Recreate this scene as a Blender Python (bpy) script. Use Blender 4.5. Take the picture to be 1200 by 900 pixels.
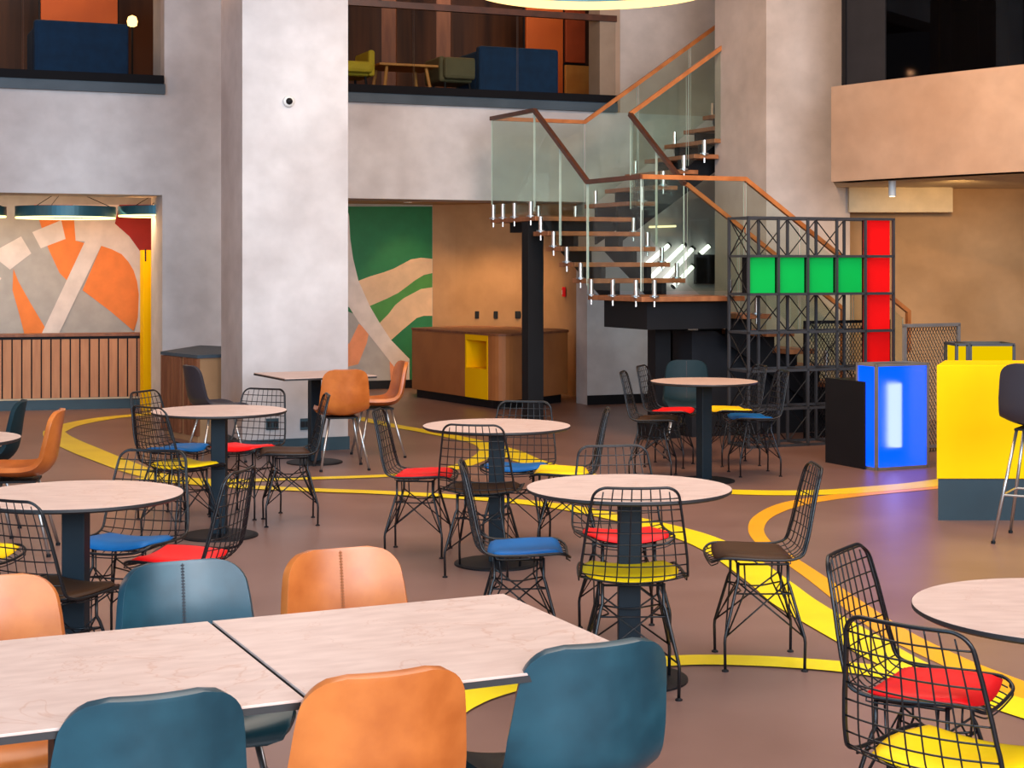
import bpy, bmesh, math, random
from mathutils import Vector, Matrix, noise
for o in list(bpy.data.objects): bpy.data.objects.remove(o, do_unlink=True)
sc = bpy.context.scene
COL = sc.collection
R = math.radians
random.seed(7)
# ---------------------------------------------------------------- camera / light
CH, F = 1.617, 1900.0          # eye height, focal length in px of a 1200 px wide frame
cam = bpy.data.cameras.new('camera'); co = bpy.data.objects.new('camera', cam); COL.objects.link(co)
co.location = (0, 0, CH); co.rotation_euler = (R(90), 0, 0)
cam.sensor_width = 36; cam.lens = F/1200*36; cam.shift_y = -139/1200; cam.clip_end = 200
sc.camera = co
sc.view_settings.view_transform = 'Standard'; sc.view_settings.look = 'None'
sc.view_settings.gamma = 1; sc.view_settings.exposure = 0.0; sc.view_settings.use_curve_mapping = False
W = bpy.data.worlds.new('world'); sc.world = W; W.use_nodes = True
W.node_tree.nodes['Background'].inputs[0].default_value = (0.80, 0.74, 0.82, 1)
W.node_tree.nodes['Background'].inputs[1].default_value = 0.17

def lamp(name, kind, loc, target, energy, color, size=1, size_y=None, spot=60, blend=.6):
    l = bpy.data.lights.new(name, kind); l.energy = energy; l.color = color
    if kind == 'AREA':
        l.size = size
        if size_y: l.shape = 'RECTANGLE'; l.size_y = size_y
    if kind == 'SPOT': l.spot_size = R(spot); l.spot_blend = blend; l.shadow_soft_size = size
    if kind == 'POINT': l.shadow_soft_size = size
    o = bpy.data.objects.new(name, l); COL.objects.link(o); o.location = loc
    d = Vector(target)-Vector(loc); o.rotation_euler = d.to_track_quat('-Z', 'Y').to_euler()
    return o
# daylight through the tall glazing behind and to the right of the camera
lamp('window_daylight', 'AREA', (6.5, -3.5, 4.2), (-2.5, 16, 1.6), 1250, (.80, .90, 1.0), 9, 4.5)
lamp('window_daylight_side', 'AREA', (-5.5, -2.0, 4.5), (-5.0, 16, 2.6), 820, (.34, .70, 1.0), 5, 4)
lamp('column_fill', 'AREA', (3.4, 6.0, 5.6), (-2.0, 14, 1.0), 250, (.84, .90, 1.0), 5, 2.5)  # unseen extra source, added so the left column outshines the wall behind
lamp('low_front_fill', 'AREA', (.5, -3.0, 2.5), (0, 10, .7), 520, (.95, .95, 1.0), 8, 2.6)  # low fill added behind the camera to brighten fronts and seats under tables
lamp('hall_overhead_fill', 'AREA', (0, 7.5, 6.0), (0, 7.5, 0), 430, (1, .84, .70), 6, 7)  # soft overhead fill, added to lift the floor and table tops
lamp('hall_warm_light', 'AREA', (1.2, 11.5, 5.8), (4.3, 14.5, 2.4), 260, (1, .60, .30), 2, 2)
lamp('left_warm_fill', 'AREA', (-9.5, 10.5, 3.8), (0, 15, 2.2), 130, (1, .50, .25), 5, 3)  # warm fill added from the left for the side faces of the columns

# ---------------------------------------------------------------- materials
def mat(name, c, rough=.5, metal=0, c2=None, scale=6, bump=0, emit=None, es=0, detail=4, coords='Object', stretch=None, spec=.5, fac=(.35, .65), coat=0):
    m = bpy.data.materials.new(name); m.use_nodes = True; nt = m.node_tree; n = nt.nodes; L = nt.links
    b = n['Principled BSDF']
    b.inputs['Base Color'].default_value = (*c, 1); b.inputs['Roughness'].default_value = rough
    b.inputs['Metallic'].default_value = metal; b.inputs['Specular IOR Level'].default_value = spec
    if coat: b.inputs['Coat Weight'].default_value = coat; b.inputs['Coat Roughness'].default_value = .15
    if emit: b.inputs['Emission Color'].default_value = (*emit, 1); b.inputs['Emission Strength'].default_value = es
    tc = n.new('ShaderNodeTexCoord'); mp = n.new('ShaderNodeMapping')
    L.new(tc.outputs[coords], mp.inputs[0])
    if stretch: mp.inputs['Scale'].default_value = stretch
    nz = n.new('ShaderNodeTexNoise'); nz.inputs['Scale'].default_value = scale; nz.inputs['Detail'].default_value = detail
    L.new(mp.outputs[0], nz.inputs['Vector'])
    if c2 is None: c2 = tuple(x*.86 for x in c)
    mr = n.new('ShaderNodeMapRange'); mr.inputs['From Min'].default_value = fac[0]; mr.inputs['From Max'].default_value = fac[1]
    L.new(nz.outputs['Fac'], mr.inputs['Value'])
    mx = n.new('ShaderNodeMix'); mx.data_type = 'RGBA'
    mx.inputs['A'].default_value = (*c, 1); mx.inputs['B'].default_value = (*c2, 1)
    L.new(mr.outputs[0], mx.inputs['Factor']); L.new(mx.outputs['Result'], b.inputs['Base Color'])
    if bump:
        bp = n.new('ShaderNodeBump'); bp.inputs['Strength'].default_value = bump; bp.inputs['Distance'].default_value = .01
        L.new(nz.outputs['Fac'], bp.inputs['Height']); L.new(bp.outputs[0], b.inputs['Normal'])
    m['nz'] = nz.name
    return m
def glass(name, tint=(.90, .95, .92), refl=.06):
    m = bpy.data.materials.new(name); m.use_nodes = True; nt = m.node_tree; n = nt.nodes; L = nt.links
    n.remove(n['Principled BSDF']); out = n['Material Output']
    tr = n.new('ShaderNodeBsdfTransparent'); tr.inputs[0].default_value = (*tint, 1)
    gl = n.new('ShaderNodeBsdfGlossy'); gl.inputs['Roughness'].default_value = .02
    fr = n.new('ShaderNodeLayerWeight'); fr.inputs[0].default_value = .5
    pw = n.new('ShaderNodeMath'); pw.operation = 'POWER'; pw.inputs[1].default_value = 5; L.new(fr.outputs['Facing'], pw.inputs[0])
    ad = n.new('ShaderNodeMath'); ad.operation = 'MULTIPLY_ADD'; ad.inputs[1].default_value = .6; ad.inputs[2].default_value = refl*.6; L.new(pw.outputs[0], ad.inputs[0])
    mx = n.new('ShaderNodeMixShader'); L.new(ad.outputs[0], mx.inputs[0]); L.new(tr.outputs[0], mx.inputs[1]); L.new(gl.outputs[0], mx.inputs[2])
    L.new(mx.outputs[0], out.inputs[0]); return m
def emis(name, c, s):
    m = bpy.data.materials.new(name); m.use_nodes = True; nt = m.node_tree; n = nt.nodes
    n.remove(n['Principled BSDF']); e = n.new('ShaderNodeEmission'); e.inputs[0].default_value = (*c, 1); e.inputs[1].default_value = s
    nt.links.new(e.outputs[0], n['Material Output'].inputs[0]); return m
def concrete(name, c, c2, scale=.7):
    m = mat(name, c, .75, 0, c2, scale, .12, detail=8, coords='Object', fac=(.38, .64))
    nt = m.node_tree; n = nt.nodes; L = nt.links; b = n['Principled BSDF']
    src = b.inputs['Base Color'].links[0].from_socket
    tc = n.new('ShaderNodeTexCoord'); mp = n.new('ShaderNodeMapping'); mp.inputs['Scale'].default_value = (3, 3, 3.6); L.new(tc.outputs['Object'], mp.inputs[0])
    n2 = n.new('ShaderNodeTexNoise'); n2.inputs['Scale'].default_value = 1.6; n2.inputs['Detail'].default_value = 8; L.new(mp.outputs[0], n2.inputs['Vector'])
    mr = n.new('ShaderNodeMapRange'); mr.inputs['From Min'].default_value = .3; mr.inputs['From Max'].default_value = .7
    mr.inputs['To Min'].default_value = .90; mr.inputs['To Max'].default_value = 1.05; L.new(n2.outputs['Fac'], mr.inputs['Value'])
    mx = n.new('ShaderNodeMix'); mx.data_type = 'RGBA'; mx.blend_type = 'MULTIPLY'; mx.inputs['Factor'].default_value = 1
    L.new(src, mx.inputs['A']); L.new(mr.outputs[0], mx.inputs['B']); L.new(mx.outputs['Result'], b.inputs['Base Color'])
    return m
def veined(name, c, c2, vein):
    m = mat(name, c, .38, 0, c2, 9, .0, detail=9, stretch=(1, 3.2, 1), spec=.5, fac=(.35, .7))
    nt = m.node_tree; n = nt.nodes; L = nt.links; b = n['Principled BSDF']
    src = b.inputs['Base Color'].links[0].from_socket
    tc = n.new('ShaderNodeTexCoord')
    n2 = n.new('ShaderNodeTexNoise'); n2.inputs['Scale'].default_value = 2.6; n2.inputs['Detail'].default_value = 5; n2.inputs['Distortion'].default_value = 1.2
    L.new(tc.outputs['Object'], n2.inputs['Vector'])
    su = n.new('ShaderNodeMath'); su.operation = 'SUBTRACT'; su.inputs[1].default_value = .5; L.new(n2.outputs['Fac'], su.inputs[0])
    ab = n.new('ShaderNodeMath'); ab.operation = 'ABSOLUTE'; L.new(su.outputs[0], ab.inputs[0])
    mr = n.new('ShaderNodeMapRange'); mr.inputs['From Min'].default_value = 0; mr.inputs['From Max'].default_value = .005
    mr.inputs['To Min'].default_value = .38; mr.inputs['To Max'].default_value = 0; L.new(ab.outputs[0], mr.inputs['Value'])
    mx = n.new('ShaderNodeMix'); mx.data_type = 'RGBA'; L.new(mr.outputs[0], mx.inputs['Factor'])
    L.new(src, mx.inputs['A']); mx.inputs['B'].default_value = (*vein, 1); L.new(mx.outputs['Result'], b.inputs['Base Color'])
    return m
M = {
 'conc': concrete('concrete_plaster', (.64, .62, .63), (.46, .42, .42)),
 'conc2': concrete('concrete_warm', (.42, .29, .21), (.33, .21, .14)),
 'conc3': concrete('concrete_mid', (.55, .47, .43), (.40, .33, .29)),
 'tan': mat('tan_wall', (.44, .24, .115), .7, 0, (.37, .195, .09), 3, .05),
 'brownwall': concrete('ochre_plaster', (.46, .28, .14), (.34, .19, .08), .9),
 'cream': mat('cream_soffit', (.62, .50, .33), .7),
 'floor': mat('epoxy_floor', (.235, .132, .108), .36, 0, (.175, .092, .074), 1.3, .02, detail=10, fac=(.3, .7)),
 'yline': mat('yellow_floor_paint', (.90, .68, .005), .4, 0, (.82, .60, .004), 3),
 'oline': mat('orange_floor_paint', (.86, .38, .008), .4, 0, (.80, .34, .006), 3),
 'top': veined('pink_stone_laminate', (.63, .455, .39), (.53, .365, .31), (.42, .17, .09)),
 'edge': mat('black_laminate_edge', (.02, .017, .018), .5),
 'pole': mat('petrol_black_steel', (.005, .013, .021), .5, 0, spec=.25),
 'wire': mat('black_wire', (.013, .012, .014), .32, .3),
 'black': mat('black_metal', (.007, .007, .009), .5, 0, spec=.25),
 'dark': mat('charcoal', (.018, .018, .022), .7, spec=.2),
 'chrome': mat('brushed_steel', (.5, .48, .47), .28, .9),
 'red': mat('red_leatherette', (.86, .004, .006), .5, spec=.3),
 'blue': mat('blue_leatherette', (.0, .105, .33), .5, 0, (.0, .085, .28), spec=.25),
 'yel': mat('yellow_leatherette', (.95, .62, .008), .5, 0, (.93, .55, .006), spec=.12),
 'brn': mat('brown_leatherette', (.050, .020, .008), .55, spec=.2),
 'tanl': mat('cognac_leather', (.56, .16, .034), .30, 0, (.40, .098, .017), 6, .06, detail=9, fac=(.38, .62)),
 'bluel': mat('petrol_leather', (.013, .064, .090), .30, 0, (.006, .036, .054), 7, .06, detail=8),
 'blkl': mat('charcoal_leather', (.030, .028, .040), .45),
 'teal': mat('black_teal_leather', (.006, .022, .030), .6, spec=.2),
 'stitch': mat('stitching', (.05, .05, .06), .7),
 'stitcht': mat('tan_stitching', (.35, .12, .04), .7),
 'wood': mat('oak_slats', (.50, .215, .085), .5, 0, (.40, .155, .055), 5, .03, stretch=(3, 3, .4)),
 'woodd': mat('dark_oak', (.24, .085, .035), .5, 0, (.16, .05, .02), 5, .03, stretch=(3, 3, .4)),
 'counter': mat('copper_panel', (.42, .155, .045), .5, 0, (.36, .125, .035), 3),
 'rail': mat('oak_handrail', (.50, .17, .045), .4, 0, (.36, .11, .025), 8),
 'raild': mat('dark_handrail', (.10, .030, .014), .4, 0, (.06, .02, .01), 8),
 'tread': mat('walnut_tread', (.36, .135, .05), .42, 0, (.25, .085, .03), 6, stretch=(1, 5, 1)),
 'yell': mat('yellow_lacquer', (.92, .56, .0), .6, 0, (.90, .47, .0), 1.2, spec=.08),
 'skirt': mat('petrol_skirting', (.008, .040, .060), .45),
 'plinth': mat('petrol_plinth', (.006, .028, .042), .5),
 'green': mat('green_panel', (.0, .46, .075), .5, 0, (.0, .42, .065), 2, spec=.2),
 'redp': mat('red_panel', (.86, .003, .004), .5, 0, (.78, .003, .004), 2, spec=.2),
 'frame': mat('grey_steel_frame', (.045, .047, .055), .5, .2),
 'alu': mat('aluminium_frame', (.36, .33, .31), .4, .6),
 'white': mat('white_plastic', (.75, .75, .74), .4),
 'ledge': mat('slate_fascia', (.065, .09, .115), .5, 0, (.05, .07, .09), 3, spec=.2),
 'sofa': mat('navy_fabric', (.004, .035, .095), .85, 0, (.003, .025, .07), 9),
 'orangep': mat('orange_wall_panel', (.62, .12, .012), .6, 0, (.55, .10, .01), 3),
 'redbp': mat('rust_wall_panel', (.40, .06, .012), .6),
 'uwall': mat('walnut_panelling', (.17, .055, .018), .6, 0, (.05, .016, .008), 2.2, 0, stretch=(2.5, 2.5, .15)),
 'uyel': mat('yellow_fabric', (.60, .42, .02), .8),
 'ugrn': mat('sage_fabric', (.14, .12, .055), .8),
 'lightwood': mat('lightwood', (.62, .28, .06), .5, 0, (.5, .2, .04), 5),
 'grey': mat('grey_mural_paint', (.40, .37, .35), .7),
 'mwhite': mat('white_mural_paint', (.72, .62, .58), .7),
 'mor': mat('orange_mural_paint', (.82, .21, .035), .7),
 'mred': mat('red_mural_paint', (.36, .008, .004), .7),
 'mgreen': mat('dark_green_mural_paint', (.012, .17, .06), .7),
 'mgreen2': mat('green_mural_paint', (.06, .25, .05), .7),
 'mbeige': mat('beige_mural_paint', (.68, .46, .30), .7),
 'msal': mat('salmon_mural_paint', (.82, .30, .14), .7),
 'glass': glass('clear_glass'),
 'dglass': glass('smoked_glass', (.16, .15, .19), .03),
 'edgeg': mat('glass_edge', (.55, .68, .62), .2),
 'neon': emis('white_neon', (1, .93, .85), 3.2),
 'ring': emis('ring_glow', (1, .66, .24), 2.4),
 'ring2': emis('yellow_ring_glow', (1, .86, .30), 3.2),
 'led': emis('led_line', (1, .75, .4), 2.5),
 'bulb': emis('warm_bulb', (1, .55, .15), 6),
 'spotlamp': emis('spot_glow', (1, .75, .45), 8),
 'yglow': emis('lit_yellow_acrylic', (1, .66, .0), .85),
 'tube': emis('white_tube', (.95, .80, 1), 2.5),
}
M['matblack'] = mat('matt_black', (.006, .006, .008), .8, spec=.15)
M['glass2'] = glass('balustrade_glass', (.86, .88, .88), .0)
M['ringbody'] = mat('petrol_ring_body', (.03, .12, .16), .4, .3)
# blue backlit acrylic: glows by itself and blurs the tube that burns behind it
def acrylic():
    m = bpy.data.materials.new('lit_blue_acrylic'); m.use_nodes = True; nt = m.node_tree; n = nt.nodes; L = nt.links
    n.remove(n['Principled BSDF'])
    e = n.new('ShaderNodeEmission'); e.inputs[0].default_value = (.0, .10, .95, 1); e.inputs[1].default_value = .85
    r = n.new('ShaderNodeBsdfRefraction'); r.inputs['Color'].default_value = (.55, .62, 1, 1); r.inputs['Roughness'].default_value = .5; r.inputs['IOR'].default_value = 1.35
    a = n.new('ShaderNodeAddShader'); L.new(e.outputs[0], a.inputs[0]); L.new(r.outputs[0], a.inputs[1])
    L.new(a.outputs[0], n['Material Output'].inputs[0]); return m
M['acrylic'] = acrylic()

# ---------------------------------------------------------------- mesh builder
class MB:
    def __init__(s): s.v = []; s.f = []; s.m = []; s.cm = 0
    def add(s, vs, fs):
        k = len(s.v); s.v += [tuple(v) for v in vs]
        s.f += [tuple(i+k for i in f) for f in fs]; s.m += [s.cm]*len(fs); return s
    def box(s, x0, x1, y0, y1, z0, z1):
        return s.add([(x0,y0,z0),(x1,y0,z0),(x1,y1,z0),(x0,y1,z0),(x0,y0,z1),(x1,y0,z1),(x1,y1,z1),(x0,y1,z1)],
                     [(0,3,2,1),(4,5,6,7),(0,1,5,4),(1,2,6,5),(2,3,7,6),(3,0,4,7)])
    def prism(s, pts, z0, z1):
        n = len(pts); a = sum(pts[i][0]*pts[(i+1)%n][1]-pts[(i+1)%n][0]*pts[i][1] for i in range(n))
        if a < 0: pts = pts[::-1]
        vs = [(p[0],p[1],z0) for p in pts]+[(p[0],p[1],z1) for p in pts]
        return s.add(vs, [tuple(range(n))[::-1], tuple(range(n,2*n))]+[(i,(i+1)%n,(i+1)%n+n,i+n) for i in range(n)])
    def tube(s, pts, r, n=6, closed=False, square=False):
        pts = [Vector(p) for p in pts]; N = len(pts)
        if square: n = 4
        up = None; rings = []
        for i, p in enumerate(pts):
            if closed: d = (pts[(i+1)%N]-p).normalized()+(p-pts[i-1]).normalized()
            elif i == 0: d = pts[1]-p
            elif i == N-1: d = p-pts[-2]
            else: d = (pts[i+1]-p).normalized()+(p-pts[i-1]).normalized()
            if d.length < 1e-9: d = Vector((0,0,1))
            d.normalize()
            if up is None:
                up = Vector((0,0,1)) if abs(d.z) < .9 else Vector((0,1,0))
            a = d.cross(up)
            if a.length < 1e-6: a = d.orthogonal()
            a.normalize(); b = a.cross(d).normalized(); up = b
            off = math.pi/4 if square else 0
            rr = r*math.sqrt(2) if square else r
            rings.append([p+a*math.cos(off+2*math.pi*k/n)*rr+b*math.sin(off+2*math.pi*k/n)*rr for k in range(n)])
        vs = [v for q in rings for v in q]; fs = []
        for i in range(N if closed else N-1):
            j = (i+1)%N
            for k in range(n): fs.append((i*n+k, i*n+(k+1)%n, j*n+(k+1)%n, j*n+k))
        if not closed: fs += [tuple(range(n))[::-1], tuple((N-1)*n+k for k in range(n))]
        return s.add(vs, fs)
    def lathe(s, prof, n=48, c=(0,0,0)):
        vs = []; fs = []
        for r, z in prof:
            for k in range(n):
                a = 2*math.pi*k/n; vs.append((c[0]+r*math.cos(a), c[1]+r*math.sin(a), c[2]+z))
        for i in range(len(prof)-1):
            for k in range(n):
                j = (k+1)%n; fs.append((i*n+k, i*n+j, (i+1)*n+j, (i+1)*n+k))
        return s.add(vs, fs)
    def build(s, name, m, parent=None, smooth=False, bevel=0, loc=None, rz=0):
        me = bpy.data.meshes.new(name); me.from_pydata(s.v, [], s.f)
        ms = m if isinstance(m, (list, tuple)) else [m]
        for q in ms: me.materials.append(q)
        me.polygons.foreach_set('material_index', s.m)
        if smooth: me.polygons.foreach_set('use_smooth', [True]*len(me.polygons))
        me.update(); o = bpy.data.objects.new(name, me); COL.objects.link(o)
        if parent: o.parent = parent
        if loc: o.location = loc; o.rotation_euler = (0,0,rz)
        if bevel:
            b = o.modifiers.new('bevel', 'BEVEL'); b.width = bevel; b.segments = 2; b.limit_method = 'ANGLE'
        return o
def tag(o, label, cat=None, group=None, kind=None):
    if label: o['label'] = label
    if cat: o['category'] = cat
    if group: o['group'] = group
    if kind: o['kind'] = kind
    return o
def thing(name, label, cat, loc=(0,0,0), rz=0, group=None):
    o = bpy.data.objects.new(name, None); COL.objects.link(o); o.empty_display_size = .1
    o.location = loc; o.rotation_euler = (0,0,rz); return tag(o, label, cat, group)
def struct(o, label=None): o['kind'] = 'structure'; return tag(o, label)
def copy_tree(o, parent=None):
    c = o.copy(); COL.objects.link(c)
    if parent: c.parent = parent
    for ch in o.children: copy_tree(ch, c)
    return c
# picture -> place
def G(px, py, h=0.0):
    Z = F*(CH-h)/(py-311.0); return ((px-600)/F*Z, Z)
def PL(px, py, a, b):          # on a vertical plane y = a + b x
    k = (px-600)/F; Z = a/(1-b*k); return (k*Z, Z, CH-(py-311)*Z/F)
def AT(px, py, Z): return ((px-600)/F*Z, Z, CH-(py-311)*Z/F)
SL = .41; AW = math.atan(SL)
U = Vector((math.cos(AW), math.sin(AW), 0)); N = Vector((-math.sin(AW), math.cos(AW), 0))
def WX(x, off=0): return Vector((x, 18.42+SL*x, 0))+N*off     # the mezzanine wall's face
def slab(x0, x1, z0, z1, d0, d1):   # piece of the mezzanine wall between two x, from depth d0 to d1
    p = [WX(x0,d0), WX(x1,d0), WX(x1,d1), WX(x0,d1)]
    return MB().prism([(q.x,q.y) for q in p], z0, z1)
def obox(c, lu, ln, z0, z1, ang=AW, mb=None):   # box with its near-left corner at c, length lu along U, ln along N
    u = Vector((math.cos(ang), math.sin(ang))); n = Vector((-u.y, u.x)); c = Vector(c[:2])
    return (mb or MB()).prism([tuple(c), tuple(c+u*lu), tuple(c+u*lu+n*ln), tuple(c+n*ln)], z0, z1)

# ================================================================= STRUCTURE
struct(MB().box(-14, 14, -5, 26, -.1, 0).build('floor', M['floor']))
struct(MB().box(-14, 14, -4, 20.5, 6.6, 6.8).build('ceiling', M['conc2']))
# mezzanine wall
struct(slab(-9, 1.55, 2.35, 3.40, 0, .67).build('wall_back', M['conc']))
struct(slab(-3.65, -2.25, 0, 2.35, 0, .67).build('wall_back_pier', M['conc']))
struct(slab(-3.63, -2.25, 3.40, 6.6, 0, .67).build('wall_back_upper_pier', M['conc']))
struct(slab(.87, 1.55, 0, 2.35, 0, .3).build('wall_back_lower', M['conc']))
struct(slab(1.02, 1.26, 3.40, 6.6, 0, .3).build('wall_back_jamb', M['conc2']))
struct(slab(1.27, 5.2, 3.4, 6.6, .02, .3).build('wall_back_upper_right', M['conc3']))
struct(slab(1.55, 3.2, 0, 3.4, .02, .3).build('wall_back_right', M['conc']))
struct(slab(-9, -2.25, 5.6, 6.6, .02, .5).build('wall_back_top', M['conc']))
struct(slab(-2.25, 1.02, 5.6, 6.6, .02, .5).build('wall_back_header', M['conc']))
# floors / ceilings of the rooms behind
struct(slab(-9, 3, 2.42, 2.50, .1, 6).build('ceiling_low', M['tan']))
struct(slab(-9, 3, 3.42, 3.52, .1, 6).build('floor_upper', M['uwall']))
struct(slab(-9, 3, 5.62, 5.7, .1, 6).build('ceiling_upper', M['uwall']))
struct(slab(-9, 3, 3.52, 5.62, 4.2, 4.4).build('wall_upper_back', M['uwall']))
# ledges
for i, (x0, x1) in enumerate(((-9, -3.63), (-2.25, 1.21))):
    t = slab(x0, x1, 3.40, 3.505, -.06, .5).build('trim_%d' % (2*i+1), M['ledge']); struct(t)
    t = slab(x0, x1-.02, 3.505, 3.59, -.09, .5).build('trim_%d' % (2*i+2), M['matblack']); struct(t)
# left room
MA, MBb = 20.2, .30
def mp(px, py): return PL(px, py, MA, MBb)
p0 = Vector(mp(-260, 300)[:2]); p1 = Vector(mp(182, 300)[:2])
struct(MB().prism([tuple(p0), tuple(p1), (p1.x-.1, p1.y+.2), (p0.x-.1, p0.y+.2)], 0, 2.42).build('wall_left_room', M['grey']))
# hidden side of the pier is covered by the reveal; right wall of the left room
struct(MB().box(-3.90, -3.78, 17.53, 19.3, 0, 2.42).build('wall_left_room_side', M['tan']))
# middle niche: mural wall then curved tan wall
NA, NB = 21.9, .38
def np_(px, py): return PL(px, py, NA, NB)
q0 = Vector(np_(330, 300)[:2]); q1 = Vector(np_(507, 300)[:2])
struct(MB().prism([tuple(q0), tuple(q1), (q1.x-.1, q1.y+.2), (q0.x-.1, q0.y+.2)], 0, 2.42).build('wall_niche', M['grey']))
cur = [(q1.x, q1.y), (-.75, 21.45), (-.3, 21.25), (.10, 21.05), (.42, 20.75), (.66, 20.3), (.80, 19.8), (.86, 19.3), (.88, 18.83)]
def smooth_path(pts, n=6):
    out = []
    P = [Vector((*p, 0)) if len(p) == 2 else Vector(p) for p in pts]
    for i in range(len(P)-1):
        a = P[max(i-1,0)]; b = P[i]; c = P[i+1]; d = P[min(i+2,len(P)-1)]
        for k in range(n):
            t = k/n; out.append(.5*((2*b)+(c-a)*t+(2*a-5*b+4*c-d)*t*t+(3*b-a-3*c+d)*t**3))
    out.append(P[-1]); return out
cp = smooth_path(cur, 4)
struct(MB().prism([(p.x,p.y) for p in cp]+[(1.1, 18.9), (1.1, 21.4), (q1.x, q1.y+.5)], 0, 2.42).build('wall_niche_curved', M['tan'], smooth=False))
# skirtings
t = slab(.87, 3.2, 0, .11, -.02, 0).build('baseboard_back', M['black']); struct(t)
t = MB().prism([(q0.x,q0.y-.03),(q1.x,q1.y-.03),(q1.x,q1.y),(q0.x,q0.y)], 0, .11).build('baseboard_niche', M['black']); struct(t)

# columns
cL = G(284, 532); cL = (-.16632*13.9, 13.9)
struct(obox(cL, .94, .85, 0, 6.6).build('wall_column_left', M['conc']))
t = obox((cL[0]-.012*U.x+.012*U.y, cL[1]-.012*U.y-.012*U.x), .964, .874, 0, .115).build('baseboard_column', M['skirt']); struct(t)
cR = ((898-600)/F*16.4, 16.4)
struct(obox(cR, 1.0, 1.05, 0, 6.6).build('wall_column_right', M['conc3']))

# parapet of the right gallery (gently curved), underside, soffit, wall
pA = AT(974, 213, 15.6); pB = AT(1200, 205, 13.95)
arc = []
for k in range(13):
    t = k/12*1.6; x = pA[0]+(pB[0]-pA[0])*t; y = pA[1]+(pB[1]-pA[1])*t
    bow = .10*math.sin(math.pi*min(t,1.6)/1.6); arc.append((x-.62*bow, y-.78*bow))
back = [(arc[-1][0]+3, arc[-1][1]+4.5), (4.4, 17.4), (3.46, 17.2)]
struct(MB().prism(arc+[(arc[-1][0]+.25, arc[-1][1]+.2)]+[(x+.2, y+.17) for x, y in arc[::-1]], 2.42, 3.335).build('wall_parapet', M['conc2']))
struct(MB().prism([(x+.02, y+.02) for x, y in arc]+back, 2.42, 2.52).build('ceiling_gallery', M['cream']))
struct(MB().prism([(x+.21, y+.18) for x, y in arc]+back, 3.2, 3.28).build('floor_gallery', M['dark']))
struct(MB().box(3.0, 12, 17.0, 17.2, 0, 2.42).build('wall_right', M['brownwall']))
x0 = (994-600)/F*16.75; x1 = (1115-600)/F*16.75
struct(MB().box(x0, x1, 16.70, 17.0, 2.165, 2.42).build('trim_5', M['cream']))
struct(MB().box(3.0, 13, 19.0, 19.2, 3.3, 6.6).build('wall_gallery', M['dark']))

# floor paint ------------------------------------------------------
def ribbon(name, pts, w, m, z=.003):
    P = smooth_path([G(*p[:2]) for p in pts], 8); n = len(P); mb = MB(); vs = []
    ws = [p[2] if len(p) > 2 else w for p in pts]
    for i, p in enumerate(P):
        d = (P[min(i+1,n-1)]-P[max(i-1,0)]).normalized(); s = Vector((-d.y, d.x, 0))
        f = i/8; a = int(min(f, len(ws)-1)); b = min(a+1, len(ws)-1); ww = ws[a]+(ws[b]-ws[a])*(f-a)
        for q in (p+s*ww/2, p-s*ww/2): vs.append((q.x, q.y, 0)); 
    vs2 = [(v[0], v[1], z) for v in vs]
    fs = []
    for i in range(n-1): fs.append((2*i, 2*i+1, 2*i+3, 2*i+2))
    mb.add(vs2, fs); return struct(mb.build(name, m))
ribbon('trim_6', [(330,479,.2),(230,481,.2),(145,488,.22),(110,492.5,.24),(80,499,.22),(64,507,.18)], .2, M['yline'], .003)
ribbon('trim_7', [(62,505,.18),(70,514,.26),(100,528,.28),(130,540,.26),(165,553,.24),(200,561,.2),(260,564,.2),(330,562,.14),(452,558,.14),(515,552,.15),(550,543,.15),(572,530,.17),(566,521,.17),(540,514,.17),(500,506,.17),(460,499,.17),(418,490,.17)], .2, M['yline'], .0045)
ribbon('trim_8', [(170,560,.2),(210,565,.16),(285,571,.16),(370,575,.16),(450,578,.16),(537,583,.17),(640,592,.18),(720,606,.20),(800,626,.24),(850,647,.23),(900,682,.22),(935,709,.23),(1000,747,.22),(1060,780,.20),(1130,808,.18),(1200,832,.2),(1290,860,.2)], .2, M['yline'], .006)
ribbon('trim_9', [(572,522,.2),(595,530,.26),(622,541,.24),(680,556,.2),(760,570,.2),(862,577,.24),(960,577.5,.24),(1040,572,.24),(1098,566,.24),(1200,550,.24)], .2, M['yline'], .0035)
ribbon('trim_10', [(500,850,.16),(534,824,.20),(580,808,.19),(628,799,.17),(700,787,.16),(790,776,.16),(880,776,.17),(975,782,.17),(1040,790,.18),(1110,803,.18)], .16, M['yline'], .0075)
ribbon('trim_11', [(1180,562,.14),(1098,571,.14),(1000,580,.17),(933,590,.17),(897,604,.12),(886,620,.095),(896,637,.095),(925,656,.10),(960,680,.11),(1000,709,.13),(1050,743,.15),(1120,777,.15),(1193,807,.18),(1290,845,.18)], .16, M['oline'], .0025)

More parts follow.
